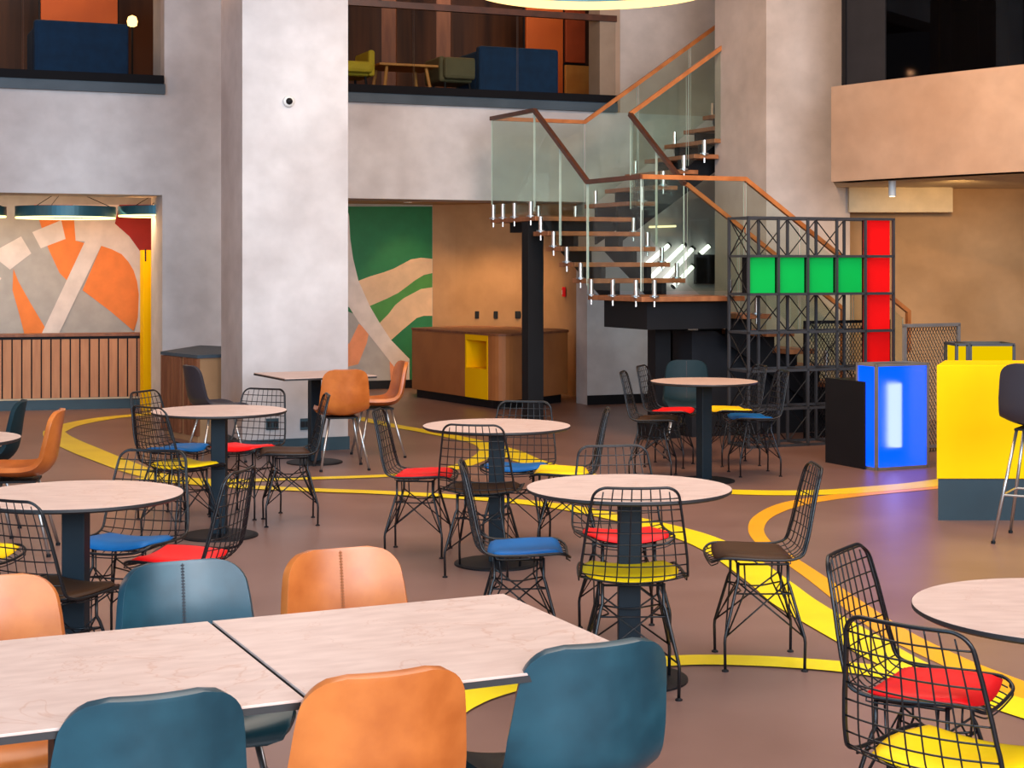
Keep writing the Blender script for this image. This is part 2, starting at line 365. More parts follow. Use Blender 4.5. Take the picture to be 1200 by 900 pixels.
# ================================================================= MURALS
def mural(name, shapes, pf, label):
    mb = MB(); ms = []; vo = 0
    for i, (mk, pts) in enumerate(shapes):
        if M[mk] not in ms: ms.append(M[mk])
        mb.cm = ms.index(M[mk]); off = .004+.0015*i
        vs = [pf(*p) for p in pts]; vs = [(v[0], v[1]-off, v[2]) for v in vs]
        mb.add(vs, [tuple(range(len(vs)))])
    o = mb.build(name, ms); tag(o, label, 'mural')
    bm = bmesh.new(); bm.from_mesh(o.data); bmesh.ops.triangulate(bm, faces=bm.faces[:]); bm.to_mesh(o.data); bm.free()
    return o
mural('mural', [
 ('grey', [(-200,231),(181,231),(181,398),(-200,398)]),
 ('mor', [(40,240),(90,240),(89,282),(100,285),(80,330),(70,320),(57,292),(50,270)]),
 ('mwhite', [(38,272),(72,258),(77,280),(48,291)]),
 ('mwhite', [(-2,292),(25,277),(37,297),(12,316),(-8,300)]),
 ('mwhite', [(-60,330),(-10,318),(2,326),(-4,336),(-60,356)]),
 ('mor', [(16,315),(22,330),(36,355),(58,392),(30,396),(24,372),(15,340)]),
 ('mor', [(119,288),(131,292),(143,298),(151,307),(157,317),(161,330),(163,345),(163,370),(157,388),(130,365),(97,340)]),
 ('mwhite', [(86,240),(140,240),(135,262),(143,268),(152,277),(160,287),(167,298),(181,310),(181,398),(156,398),(162,372),(163,345),(161,330),(157,317),(151,307),(143,298),(131,292),(119,288),(100,283),(89,282)]),
 ('mred', [(140,240),(181,240),(181,318),(167,298),(152,277),(135,262)]),
 ('mwhite', [(100,283),(119,288),(66,398),(46,398)])], mp,
 'painted mural of orange, grey and white geometric shapes above the slatted bench front')
def c5(x, y): return (400+x/3, 220+y/3)
mural('mural', [(k, [c5(*p) for p in pts]) for k, pts in [
 ('mgreen', [(-60,66),(320,66),(320,705),(-60,705)]),
 ('mbeige', [(40,335),(100,312),(150,297),(185,284),(215,268),(245,252),(280,246),(320,250),(320,300),(290,307),(260,325),(230,350),(200,372),(160,392),(80,425)]),
 ('mgreen2', [(95,418),(160,390),(200,370),(230,348),(260,325),(290,308),(320,302),(320,350),(280,356),(250,372),(220,388),(190,412),(165,445),(130,480)]),
 ('mbeige', [(130,480),(165,445),(190,412),(220,388),(250,372),(280,356),(320,350),(320,450),(290,450),(265,458),(245,475),(215,500),(170,540)]),
 ('grey', [(-60,400),(60,450),(120,530),(200,640),(230,705),(-60,705)]),
 ('msal', [(62,478),(98,505),(90,545),(60,620),(-60,650),(-60,540),(28,548)]),
 ('msal', [(170,610),(240,672),(240,705),(175,705)]),
 ('mwhite', [(-20,66),(18,66),(28,100),(32,180),(42,250),(60,325),(100,415),(135,475),(175,535),(240,602),(240,690),(185,628),(120,545),(60,470),(28,420),(-60,380)]),
 ]], np_, 'painted mural of dark green, beige and white waves behind the copper counter')

# ================================================================= LEFT BENCH FRONT, CORNER CABINET
b0 = Vector(G(-150, 485.3)); b1 = Vector(G(176, 478.2)); bd = (b1-b0).normalized(); bn = Vector((-bd.y, bd.x)); bl = (b1-b0).length
t = thing('slatted_partition', 'long low partition of vertical oak slats beneath the orange mural', 'partition', (b0.x, b0.y, 0), math.atan2(bd.y, bd.x))
MB().box(0, bl, .03, .30, 0, .115).build('plinth', M['skirt'], t)
MB().box(0, bl, .03, .30, .115, .82).build('carcass', M['dark'], t)
sl = MB(); w = .104; k = 0
while k*w < bl-.02: sl.box(k*w+.008, min((k+1)*w-.008, bl), 0, .03, .135, .79); k += 1
sl.build('slats', M['wood'], t)
MB().box(-.0, bl, -.015, .30, .82, .85).build('cap', M['woodd'], t, bevel=.003)
MB().box(0, bl, .005, .03, .115, .133).build('bottom_rail', M['cream'], t)
# tall yellow door leaf seen edge on beside the mural
e0 = AT(168, 293, 17.95)
t = thing('tall_cabinet', 'tall narrow yellow cabinet beside the orange mural', 'cabinet', (e0[0], e0[1], 0), AW)
MB().box(0, .14, 0, .22, 0, e0[2]).build('body', M['yell'], t, bevel=.004)
MB().box(.015, .03, -.012, 0, 1.66, 1.80).build('handle', M['black'], t)
# corner cabinet between pier and column
t = thing('corner_cabinet', 'low corner cabinet with reeded wooden sides and a dark top beside the plaster column', 'cabinet', (0,0,0))
k0 = G(187, 407, .80); k0 = Vector(AT(188, 407, 15.4)[:2]); k1 = Vector(AT(231, 414, 14.75)[:2]); k2 = Vector(AT(262, 416, 14.9)[:2])
h = .80
MB().prism([tuple(k0), tuple(k1), tuple(k2), (k2.x+.05, k2.y+1.2), (k0.x+.15, k0.y+1.2)], h-.03, h).build('cabinet_top', M['ledge'], t)
MB().prism([(k0.x+.03,k0.y+.03), (k1.x,k1.y+.03), (k2.x,k2.y+.03), (k2.x+.02, k2.y+1.1), (k0.x+.18, k0.y+1.1)], .0, h-.03).build('body', M['tan'], t)
rl = MB(); d = (k1-k0); L_ = d.length; d.normalize(); nn = Vector((d.y, -d.x))
for i in range(11):
    if i in (6,): continue
    a = k0+d*(i+.1)*L_/11; b = k0+d*(i+.9)*L_/11
    rl.prism([tuple(a), tuple(b), tuple(b-nn*.03), tuple(a-nn*.03)] , .06, h-.035)
rl.build('reeded_panel', M['woodd'], t)

# ================================================================= COPPER COUNTER
A_ = Vector((-1.23, 19.95)); B_ = Vector((-.114, 18.02)); C_ = Vector((.66, 19.2))
t = thing('bar_counter', 'copper coloured counter with a rounded corner and yellow niche in front of the green mural', 'counter', (B_.x, B_.y, 0))
def loc2(v): return (v.x-B_.x, v.y-B_.y)
dAB = (B_-A_).normalized(); dBC = (C_-B_).normalized()
rc = []
for k in range(9):
    q = k/8; p = (B_-dAB*.30)*(1-q)**2+2*q*(1-q)*B_+q*q*(B_+dBC*.30); rc.append(p)
outline = [A_]+rc+[C_]+[Vector((.62, 19.6)), Vector((.0, 20.3)), Vector((-.6, 20.6))]
y0 = A_+dAB*((B_-A_).length*.62); y1 = A_+dAB*((B_-A_).length*.86)
inn = Vector((-dAB.y, dAB.x))
if inn.y < 0: inn = -inn
def inset(pts, d):
    c = sum(pts, Vector((0,0)))/len(pts); return [p+(c-p).normalized()*d for p in pts]
body = outline
MB().prism([loc2(p) for p in inset(body, .09)], 0, .10).build('plinth', M['black'], t)
# body with a real niche: left part, right part, niche box
back_pts = [Vector((.62, 19.6)), Vector((.0, 20.3)), Vector((-.6, 20.6))]
left = [A_, y0, y0+inn*.55, Vector((-.9, 20.4))]
right = [y1]+rc+[C_]+back_pts+[y0+inn*.56, y1+inn*.35]
MB().prism([loc2(p) for p in left], .10, .825).build('side_panel', M['counter'], t)
MB().prism([loc2(p) for p in right[:-2]+[y1+inn*.5]], .10, .825).build('front_panel', M['counter'], t)
nb = MB()
nq = [y0, y1, y1+inn*.45, y0+inn*.45]
nb.prism([loc2(p-inn*.006) if i < 2 else loc2(p) for i, p in enumerate(nq)], .10, .44)
nb.prism([loc2(p-inn*.006) if i < 2 else loc2(p) for i, p in enumerate(nq)], .76, .825)
nb.prism([loc2(p) for p in [y0+inn*.40, y1+inn*.40, y1+inn*.45, y0+inn*.45]], .44, .76)
e = dAB*.03
nb.prism([loc2(p) for p in [y0-inn*.006, y0+e-inn*.006, y0+e+inn*.4, y0+inn*.4]], .44, .76)
nb.prism([loc2(p) for p in [y1-e-inn*.006, y1-inn*.006, y1+inn*.4, y1-e+inn*.4]], .44, .76)
nb.build('display_niche', M['yell'], t)
MB().prism([loc2(p) for p in inset(outline, -.015)], .825, .85).build('counter_top', M['woodd'], t)

# small wall fittings
def fitting(name, px, py, plane, w, h, d, m, label, cat, group=None):
    p = PL(px, py, *plane) if isinstance(plane, tuple) else AT(px, py, plane)
    o = MB().box(-w/2, w/2, -d, 0, -h/2, h/2).build(name, m, bevel=.003, loc=p); o.rotation_euler.z = AW*.9
    return tag(o, label, cat, group)
def on_curve(px):
    k = (px-600)/F; best = min(cp, key=lambda p: abs(p.x/p.y-k)); 
    for a, b in zip(cp, cp[1:]):
        if (a.x-k*a.y)*(b.x-k*b.y) <= 0:
            q = (a.x-k*a.y)/((a.x-k*a.y)-(b.x-k*b.y)); return a.lerp(b, q)
    return best
for px, lab in ((559, 'small black wall switch on the tan wall, left of three'), (581, 'small black wall switch on the tan wall, middle of three'), (608, 'small black wall switch on the tan wall, right of three beside the steel post')):
    c = on_curve(px); z = CH-(369-311)*c.y/F
    t = thing('wall_switch', lab, 'switch', (c.x, c.y-.005, z), 0, 'black switches on the tan wall')
    w = .028 if px < 600 else .05
    MB().box(-w, w, -.012, .0, -.048, .048).build('plate', M['black'], t, bevel=.002)
    MB().box(-w*.6, w*.6, -.018, -.012, -.03, .03).build('rocker', M['dark'], t, bevel=.002)
# column face plane: through cL along U
cpl = (cL[1]-SL*cL[0], SL)
for px, lab in ((319, 'black socket box low on the plaster column, behind the wire chair with the red seat'), (357, 'black socket box low on the plaster column, beside the square table leg')):
    p = PL(px, 497, *cpl)
    t = thing('socket_box', lab, 'socket', (p[0], p[1], p[2]), AW)
    w = .055 if px < 330 else .04
    MB().box(-w, w, -.012, 0, -.05, .05).build('plate', M['skirt'], t, bevel=.003)
    for s in (-1, 1): MB().box(s*w*.5-.018, s*w*.5+.018, -.016, -.012, -.025, .025).build('outlet', M['black'], t)
p = PL(338, 119, *cpl)
t = thing('security_camera', 'small white dome security camera high on the plaster column', 'camera', (p[0], p[1], p[2]), AW)
a = MB(); a.lathe([(0, 0), (.050, 0), (.050, .018), (.040, .028), (0, .03)], 24); o = a.build('base', M['white'], t, smooth=True); o.rotation_euler.x = R(90)
a = MB(); a.lathe([(.030, .026), (.028, .040), (.018, .052), (0, .056)], 20); o = a.build('dome', M['black'], t, smooth=True); o.rotation_euler.x = R(90)
_c = on_curve(663); p = (_c.x-.005, _c.y-.01, CH-(342-311)*_c.y/F)
t = thing('fire_alarm', 'small red fire alarm call point on the wall under the stairs', 'alarm', (p[0], p[1], p[2]), math.atan2((cp[-2]-cp[-8]).y, (cp[-2]-cp[-8]).x))
MB().box(-.035, .035, -.04, .0, -.06, .06).build('housing', M['redp'], t, bevel=.006)
MB().box(-.02, .02, -.045, -.04, -.03, .02).build('press_panel', M['white'], t)
p = AT(1056, 222, 15.0)
t = thing('surface_spotlight', 'small white cylinder spotlight under the gallery edge', 'spotlight', (p[0], p[1]+.35, 2.42))
MB().lathe([(0,-.15),(.035,-.15),(.035,-.002),(0,-.002)], 20).build('housing', M['white'], t, smooth=False)
MB().lathe([(0,-.152),(.028,-.152)], 20).build('lens', M['spotlamp'], t)

# ================================================================= STAIRCASE
SC = 1.035
f1 = Vector((1.12, 14.0, 0))*SC          # near corner of the lower landing
n_ = Vector((-.548, .837, 0)).normalized(); n_ = (N*.7+n_*.3).normalized(); u_ = U.copy()
H1, H2 = 1.335, 2.115
st = thing('staircase', 'open staircase with wooden treads, glass balustrades and oak handrails turning up to the mezzanine', 'staircase', (f1.x, f1.y, 0))
def sl_(p, z=None): return (p.x-f1.x, p.y-f1.y, (p.z if z is None else z))
def quad(mb, o, a, b, z0, z1): mb.prism([sl_(o)[:2], sl_(o+a)[:2], sl_(o+a+b)[:2], sl_(o+b)[:2]], z0, z1)
Wd = 1.04
TH = .045
fr = f1+u_*1.06; bl_ = f1+n_*1.02; br = fr+n_*1.02
m = MB(); quad(m, f1, u_*1.06, n_*1.02, H1-TH, H1); m.build('landing', M['tread'], st, bevel=.004)
m = MB(); quad(m, f1+u_*.12+n_*.12, u_*.85, n_*.8, H1-.30, H1-TH); m.build('landing_frame', M['black'], st)
# flight A (away)
rA, gA = (H2-H1)/5, .285
for i in range(1, 5):
    m = MB(); quad(m, bl_+n_*(gA*(i-1)-.02), u_*Wd, n_*(gA+.05), H1+rA*i-TH, H1+rA*i); m.build('tread', M['tread'], st, bevel=.004)
a2 = bl_+n_*(gA*4)                        # near-left corner of upper landing
m = MB(); quad(m, a2-n_*.02, u_*1.10, n_*1.08, H2-TH, H2); m.build('landing', M['tread'], st, bevel=.004)
m = MB(); quad(m, a2+u_*.15+n_*.15, u_*.8, n_*.75, H2-.15, H2-TH); m.build('landing_frame', M['black'], st)
# flight B (right, up)
rB, gB = .17, .245
b2 = a2+u_*1.10
for i in range(1, 9):
    m = MB(); quad(m, b2+u_*(gB*(i-1)), u_*(gB+.05), n_*1.04, H2+rB*i-TH, H2+rB*i); m.build('tread', M['tread'], st, bevel=.004)
# flight C (right, down)
rC, gC = H1/8, .25
for i in range(1, 8):
    m = MB(); quad(m, fr+u_*(gC*(i-1)-.02), u_*(gC+.05), n_*1.0, H1-rC*i-TH, H1-rC*i); m.build('tread', M['tread'], st, bevel=.004)
# sawtooth stringers
def stringer(p0, d, side, z0, rise, run, n, depth=.20, th=.05):
    # p0 start point (3D xy), climbs along d; polygon in (s,z) extruded along side
    prof = []
    for i in range(n): prof += [(i*run, z0+rise*i+ (rise if True else 0)-TH-.0), ((i+1)*run, z0+rise*(i+1)-TH)]
    low = [(n*run, z0+rise*n-depth-TH), (0, z0-depth-TH+rise*.2)]
    poly = prof+low
    vs = []
    for o in (0, th):
        for s, z in poly:
            q = p0+d*s+side*o; vs.append((q.x-f1.x, q.y-f1.y, z))
    k = len(poly)
    return MB().add(vs, [tuple(range(k)), tuple(range(k, 2*k))[::-1]]+[(i, (i+1)%k, (i+1)%k+k, i+k) for i in range(k)])
for s in (.28, .76):
    stringer(bl_+u_*Wd*s, n_, u_, H1, rA, gA, 4, .16).build('stringer', M['black'], st)
    stringer(b2+n_*1.0*s, u_, n_, H2, rB, gB, 8, .26).build('stringer', M['black'], st)
    e = fr+n_*1.0*s+u_*(gC*7)
    stringer(e, -u_, n_, 0, rC, gC, 7, .24).build('stringer', M['black'], st)
# posts
def post(px, Z, w, h, plate=False):
    x = (px-600)/F*Z; m = MB(); c = Vector((x, Z, 0))
    m.prism([sl_(c+U*-w/2)[:2], sl_(c+U*w/2)[:2], sl_(c+U*w/2+N*w)[:2], sl_(c+U*-w/2+N*w)[:2]], 0, h)
    if plate: m.prism([sl_(c+U*-w+N*-.03)[:2], sl_(c+U*w+N*-.03)[:2], sl_(c+U*w+N*(w+.03))[:2], sl_(c-U*w+N*(w+.03))[:2]], 0, .2)
    m.build('support_post', M['black'], st)
post(628, 16.6, .17, H2-TH-.005); post(777, 15.15, .16, H1-.28, True); post(796, 15.9, .2, H1-.28)
# handrails, glass, clamps
RH = 1.075
def rail(pts, m=M['rail'], r=.021):
    MB().tube([sl_(p) for p in pts], r, square=True).build('handrail', m, st)
def up(p, z): return Vector((p.x, p.y, z))
lipo = -.045
F1 = f1-u_*.0; 
rail([up(bl_, H1+RH), up(f1, H1+RH)], M['raild'])
rail([up(f1, H1+RH), up(fr, H1+RH), up(fr+u_*(gC*7+.05), RH+.10), up(fr+u_*(gC*7+.05), .78)], M['rail'])
rail([up(br, H1+RH), up(br+u_*(gC*7+.05), RH+.10), up(br+u_*(gC*7+.05), .1)], M['rail'])
rail([up(bl_, H1+RH), up(a2, H2+RH), up(a2+n_*1.04, H2+RH)], M['raild'])
rail([up(bl_+u_*Wd, H1+RH), up(a2+u_*1.08, H2+RH)], M['raild'])
e2 = a2+n_*1.04
rail([up(e2, H2+RH), up(e2+u_*1.10, H2+RH), up(e2+u_*(1.10+gB*8), H2+rB*8+RH)], M['rail'])
rail([up(a2+u_*1.08, H2+RH), up(b2+u_*(gB*8), H2+rB*8+RH)], M['rail'])
def pane(p, q, zp0, zq0, zp1, zq1, th=.012):
    d = (q-p).normalized(); s = Vector((-d.y, d.x, 0))*th/2
    g = .012
    p = p+d*g; q = q-d*g
    vs = [sl_(p-s, zp0), sl_(q-s, zq0), sl_(q-s, zq1), sl_(p-s, zp1), sl_(p+s, zp0), sl_(q+s, zq0), sl_(q+s, zq1), sl_(p+s, zp1)]
    o = MB().add(vs, [(0,1,2,3), (7,6,5,4), (0,4,5,1), (1,5,6,2), (2,6,7,3), (3,7,4,0)]); o.m = [0, 0, 0, 1, 0, 1]
    o.build('glass_panel', [M['glass'], M['edgeg']], st)
def clamp(p, z):
    m = MB(); m.tube([sl_(p, z-.01), sl_(p, z+.15)], .022, 10); m.tube([sl_(p, z-.002), sl_(p, z+.012)], .045, 12); m.tube([sl_(p, z-.09), sl_(p, z-.04)], .010, 6)
    m.build('glass_clamp', M['chrome'], st, smooth=False)
def run(p, q, zp, zq, n, clamps=2, z_off=.05, rh=RH-.015):
    d = q-p
    for i in range(n):
        a, b = i/n, (i+1)/n
        pane(p+d*a, p+d*b, zp+(zq-zp)*a+z_off, zp+(zq-zp)*b+z_off, zp+(zq-zp)*a+rh, zp+(zq-zp)*b+rh)
run(bl_, f1, H1, H1, 1); run(f1, fr, H1, H1, 1)
run(bl_, a2, H1+.02, H2+.02, 2, z_off=.07); run(bl_+u_*Wd, a2+u_*1.08, H1+.02, H2+.02, 2, z_off=.07)
run(a2, e2, H2, H2, 1); run(e2, e2+u_*1.10, H2, H2, 1)
run(e2+u_*1.10, e2+u_*(1.10+gB*8), H2, H2+rB*8, 3, z_off=.10); run(b2, b2+u_*(gB*8), H2, H2+rB*8, 3, z_off=.10)
run(fr, fr+u_*(gC*7), H1, 0.05, 3, z_off=.10); run(br, br+u_*(gC*7), H1, 0.05, 3, z_off=.10)
for s in (.07, .48, .90): clamp(bl_+(f1-bl_)*s, H1)
for s in (.12, .85): clamp(f1+(fr-f1)*s, H1)
for i in range(1, 5):
    clamp(bl_+n_*(gA*(i-.5)), H1+rA*i); clamp(bl_+u_*Wd+n_*(gA*(i-.5)), H1+rA*i)
for s in (.08, .45, .72, .95): clamp(a2+n_*1.04*s, H2)
for s in (.5, .9): clamp(e2+u_*1.1*s, H2)
for i in range(1, 9): 
    clamp(b2+u_*(gB*(i-.5)), H2+rB*i)
    if i%2: clamp(b2+u_*(gB*(i-.5))+n_*1.02, H2+rB*i)
for i in (1, 4, 6): clamp(fr+u_*(gC*(i-.5)), H1-rC*i); clamp(br+u_*(gC*(i-.5)), H1-rC*i)
# dark closed volume under the lower flight
m = MB()
e0_ = fr+n_*.5-u_*.25
vs = []
for o in (Vector((0,0,0)), n_*.35):
    for s, z in ((0, 0), (0, H1-.34), (.25, H1-.34), (1.9, .12), (1.9, 0)):
        q = e0_+u_*s+o; vs.append((q.x-f1.x, q.y-f1.y, z))
m.add(vs, [(0,1,2,3,4), (9,8,7,6,5)]+[(i, (i+1)%5, (i+1)%5+5, i+5) for i in range(5)]).build('understair_panel', M['dark'], st)

# neon tubes on the wall behind the landing
for i, (x0, y0, x1, y1) in enumerate(((755,312,784,287),(757,331,802,287),(773,334,812,291),(789,336,812,312),(758,340,768,333),(820,298,831,288))):
    a = Vector(PL(x0, y0, 18.38, SL)); b = Vector(PL(x1, y1, 18.38, SL))
    t = thing('tube_light', ['short top diagonal white light tube on the wall behind the landing', 'longest diagonal white light tube on the wall behind the landing', 'diagonal white light tube third from the left behind the landing', 'diagonal white light tube fourth from the left behind the landing', 'tiny white light tube lowest at the left behind the landing', 'lone short white light tube right of the others near the black shelf'][i], 'light', a, 0, 'diagonal light tubes on the wall behind the stairs')
    d = b-a
    MB().tube([(0,0,0), tuple(d*.5), tuple(d)], .026, 10).build('tube', M['neon'], t)
    MB().tube([tuple(-d*.03), tuple(d*.02)], .034, 10).build('end_cap', M['black'], t); MB().tube([tuple(d*.98), tuple(d*1.03)], .034, 10).build('end_cap', M['black'], t)
a = Vector(PL(761, 266, 18.38, SL)); b = Vector(PL(792, 265, 18.38, SL))
tag(MB().tube([(0,0,0), tuple(b-a)], .012, 8).build('led_strip', M['led'], loc=a), 'thin horizontal warm light strip above the diagonal tubes', 'light')
p = PL(832, 314, 18.40, SL)
t = thing('wall_screen', 'black rectangular screen on the wall behind the landing', 'screen', p, AW)
MB().box(-.22, .12, -.06, 0, -.19, .16).build('housing', M['dark'], t, bevel=.006)
MB().box(-.205, .105, -.064, -.06, -.175, .145).build('display', M['black'], t)

# ================================================================= CUBE SHELF
s0 = Vector((2.086, 14.305, 0)); CW, RHh, DP = .306, .34, .34
t = thing('cube_shelf', 'tall black steel grid shelf with green and red panels in front of the stairs', 'shelf', (s0.x, s0.y, 0), AW)
m = MB(); r = .011
for i in range(6):
    for y in (0, DP): m.tube([(i*CW, y, 0), (i*CW, y, 6*RHh)], r, square=True)
for j in range(7):
    z = max(j*RHh, .012)
    for y in (0, DP): m.tube([(-r, y, z), (5*CW+r, y, z)], r, square=True)
    for i in range(6): m.tube([(i*CW, 0, z), (i*CW, DP, z)], r*.9, square=True)
m.build('frame', M['frame'], t)
def brace(a, b, c, d):
    q = MB(); q.tube([a, b], .006, 5); q.tube([c, d], .006, 5); q.build('cross_brace', M['black'], t)
for j in range(6):
    z0, z1 = j*RHh, (j+1)*RHh
    for i in range(5):
        x0, x1 = i*CW, (i+1)*CW
        if j == 4 and i < 4: pn = MB().box(x0+.012, x1-.012, .04, .05, z0+.012, z1-.012).build('green_panel', M['green'], t); MB().box(x0+.010, x1-.010, .05, .13, z0+.012, z1-.012).build('panel_box', M['matblack'], pn)
        elif i == 4 and j >= 2: pn = MB().box(x0+.012, x1-.012, .04, .05, z0+.012, z1-.012).build('red_panel', M['redp'], t); MB().box(x0+.010, x1-.010, .05, .07, z0+.012, z1-.012).build('panel_box', M['matblack'], pn)
        else: brace((x0, DP, z0), (x1, DP, z1), (x0, DP+.008, z1), (x1, DP+.008, z0))
    brace((0, 0, z0), (0, DP, z1), (.008, 0, z1), (.008, DP, z0))

# ================================================================= LIGHT BOXES, COUNTER, MESH PANELS
b0 = Vector((2.87, 12.77)); 
t = thing('light_box', 'glowing blue light box with a white tube behind its front, standing on the floor', 'light box', (b0.x, b0.y, 0), R(24.7))
w, dp, h = .50, .24, .84
m = MB()
for x in (0, w):
    for y in (0, dp): m.tube([(x, y, 0), (x, y, h)], .011, square=True)
for z in (.012, h-.011):
    for y in (0, dp): m.tube([(0, y, z), (w, y, z)], .011, square=True)
    for x in (0, w): m.tube([(x, 0, z), (x, dp, z)], .011, square=True)
m.build('frame', M['alu'], t)
MB().box(.011, w-.011, -.002, .003, .022, h-.022).build('front_panel', M['acrylic'], t)
MB().box(-.003, .003, .011, dp-.011, .022, h-.022).build('side_panel', M['acrylic'], t)
MB().box(.011, w-.011, dp-.006, dp, .022, h-.022).build('back_panel', M['black'], t)
MB().box(.011, w-.011, .011, dp-.011, h-.02, h-.012).build('lid', M['black'], t)
m = MB(); m.tube([(w*.47, .08, .17), (w*.47, .08, .185), (w*.47, .08, .66), (w*.47, .08, .675)], .058, 16); m.build('light_tube', M['tube'], t, smooth=True)
bb = b0+Vector((-math.sin(R(24.7)), math.cos(R(24.7))))*.10-Vector((math.cos(R(24.7)), math.sin(R(24.7))))*.03
t = thing('floor_cabinet', 'plain black low cabinet against the left side of the blue light box', 'cabinet', (bb.x, bb.y, 0), R(24.7))
MB().box(-.012, .004, 0, .52, .0, .695).build('side_panel', M['black'], t, bevel=.002)
MB().box(.004, .02, .16, .52, .0, .69).build('back_board', M['dark'], t)
MB().box(.02, .40, .18, .52, .02, .69).build('body', M['black'], t)

t = thing('service_counter', 'bright yellow counter on a dark petrol plinth at the right edge', 'counter', (2.69, 10.27, 0), 0)
MB().prism([(0,0),(2.6,0),(2.6,.52),(.19,.52)], .265, .985).build('yellow_body', M['yell'], t, bevel=.004)
MB().prism([(.012,.012),(2.59,.012),(2.59,.50),(.19,.50)], 0, .265).build('plinth', M['plinth'], t)
for px0, px1, lab in ((1121, 1133.5, 'narrow lit yellow box behind the yellow counter'), (1137, 1188, 'wide lit yellow box behind the yellow counter')):
    Z = 11.7; x0 = (px0-600)/F*Z; x1 = (px1-600)/F*Z; zt = CH-(404-311)*Z/F
    t = thing('light_box', lab, 'light box', (x0, Z, 0), 0)
    w = x1-x0
    m = MB()
    for x in (0, w):
        for y in (0, .3): m.tube([(x, y, 0), (x, y, zt)], .010, square=True)
    for z in (.012, zt):
        for y in (0, .3): m.tube([(0, y, z), (w, y, z)], .010, square=True)
        for x in (0, w): m.tube([(x, 0, z), (x, .3, z)], .010, square=True)
    m.build('frame', M['frame'], t)
    MB().box(.01, w-.01, .002, .28, .03, zt-.01).build('lit_panel', M['yglow'], t)
def mesh_panel(a, b, h, fm, label, legs=.0):
    a = Vector((*a, 0)); b = Vector((*b, 0)); L = (b-a).length; ang = math.atan2((b-a).y, (b-a).x)
    t = thing('mesh_panel', label, 'screen', (a.x, a.y, 0), ang)
    m = MB()
    for x in (0, L): m.tube([(x, 0, 0), (x, 0, h)], .014, square=True)
    for z in (.05, h): m.tube([(-.014, 0, z), (L+.014, 0, z)], .014, square=True)
    m.build('frame', fm, t)
    w = MB(); st_ = .034
    k = -h*.6
    while k < L:
        for sgn in (1, -1):
            # x = k + s*.6  , z = s ; clip to panel
            s0_, s1_ = max(0, -k/.6), min(h, (L-k)/.6)
            if s1_ > s0_:
                x0, x1 = k+s0_*.6, k+s1_*.6
                if sgn < 0: x0, x1 = L-x0, L-x1
                w.tube([(x0, 0, s0_), (x1, 0, s1_)], .0042, 3)
        k += st_
    w.build('wire_mesh', M['wire'], t)
mesh_panel(G(1060, 532), G(1123, 527), 1.10, M['alu'], 'wire mesh screen in an aluminium frame behind the blue light box')
_a = s0+N*.415+U*.85; mesh_panel((_a.x, _a.y), ((_a+U*.92).x, (_a+U*.92).y), 1.09, M['black'], 'low wire mesh screen in a black frame at the foot of the stairs')

# ================================================================= MEZZANINE FURNITURE AND BALUSTRADE
def balustrade(x0, x1, label, n):
    a = WX(x0, .0); b = WX(x1, .0); ang = AW; L = (b-a).length
    t = thing('glass_balustrade', label, 'balustrade', (a.x, a.y, 3.59), ang)
    MB().tube([(0, 0, .90), (L, 0, .90)], .035, square=True).build('handrail', M['raild'], t)
    for i in range(n):
        o = MB().box(L/n*i+.008, L/n*(i+1)-.008, -.006, .006, 0, .865); o.m = [0, 0, 0, 1, 0, 1]; o.build('glass_panel', [M['glass2'], M['alu']], t)
balustrade(-8.8, -3.66, 'glass balustrade of the mezzanine at the left end', 4)
balustrade(-2.24, 1.21, 'glass balustrade of the mezzanine above the copper counter', 3)
def sofa(px0, px1, ytop, off, label):
    p0 = PL((px0), ytop, 18.42+off/math.cos(AW), SL); p1 = PL(px1, ytop, 18.42+off/math.cos(AW), SL)
    w = math.hypot(p1[0]-p0[0], p1[1]-p0[1]); h = p0[2]-3.52
    t = thing('sofa', label, 'sofa', (p0[0], p0[1], 3.52), AW)
    MB().box(0, w, 0, .14, .10, h).build('backrest', M['sofa'], t, bevel=.03)
    MB().box(.10, w-.10, .14, .70, .22, .42).build('seat', M['sofa'], t, bevel=.03)
    for x in (0, w-.12): MB().box(x, x+.12, .12, .74, .10, .62).build('armrest', M['sofa'], t, bevel=.03)
    for x in (.08, w-.08):
        for y in (.08, .62): MB().tube([(x, y, 0), (x, y, .12)], .02, 8).build('leg', M['black'], t)
sofa(562, 655, 53, .6, 'navy blue sofa seen from behind on the mezzanine above the stairs')
sofa(40, 151, 22, .55, 'navy blue sofa seen from behind on the mezzanine at the far left')
def upanel(px0, px1, y0, y1, off, m, label):
    a = PL(px0, y0, 18.42+off/math.cos(AW), SL); b = PL(px1, y1, 18.42+off/math.cos(AW), SL)
    w = math.hypot(b[0]-a[0], b[1]-a[1])
    t = thing('wall_panel', label, 'wall panel', (a[0], a[1], b[2]), AW)
    MB().box(0, w, 0, .05, 0, a[2]-b[2]).build('board', m, t, bevel=.006)
    MB().box(-.02, w+.02, .05, .08, -.02, a[2]-b[2]+.02).build('backing', M['black'], t)
upanel(617, 660, -10, 113, 2.2, M['orangep'], 'tall orange wall panel behind the right mezzanine sofa')
upanel(663, 686, -10, 74, 2.2, M['redbp'], 'rust red wall panel right of the orange one on the mezzanine')
upanel(663, 691, 76, 113, 2.15, M['lightwood'], 'pale wooden panel below the rust red panel on the mezzanine')
upanel(48, 138, -30, 30, 2.0, M['orangep'], 'orange wall panel above the far left mezzanine sofa')
def pt(px, y, off): return PL(px, y, 18.42+off/math.cos(AW), SL)
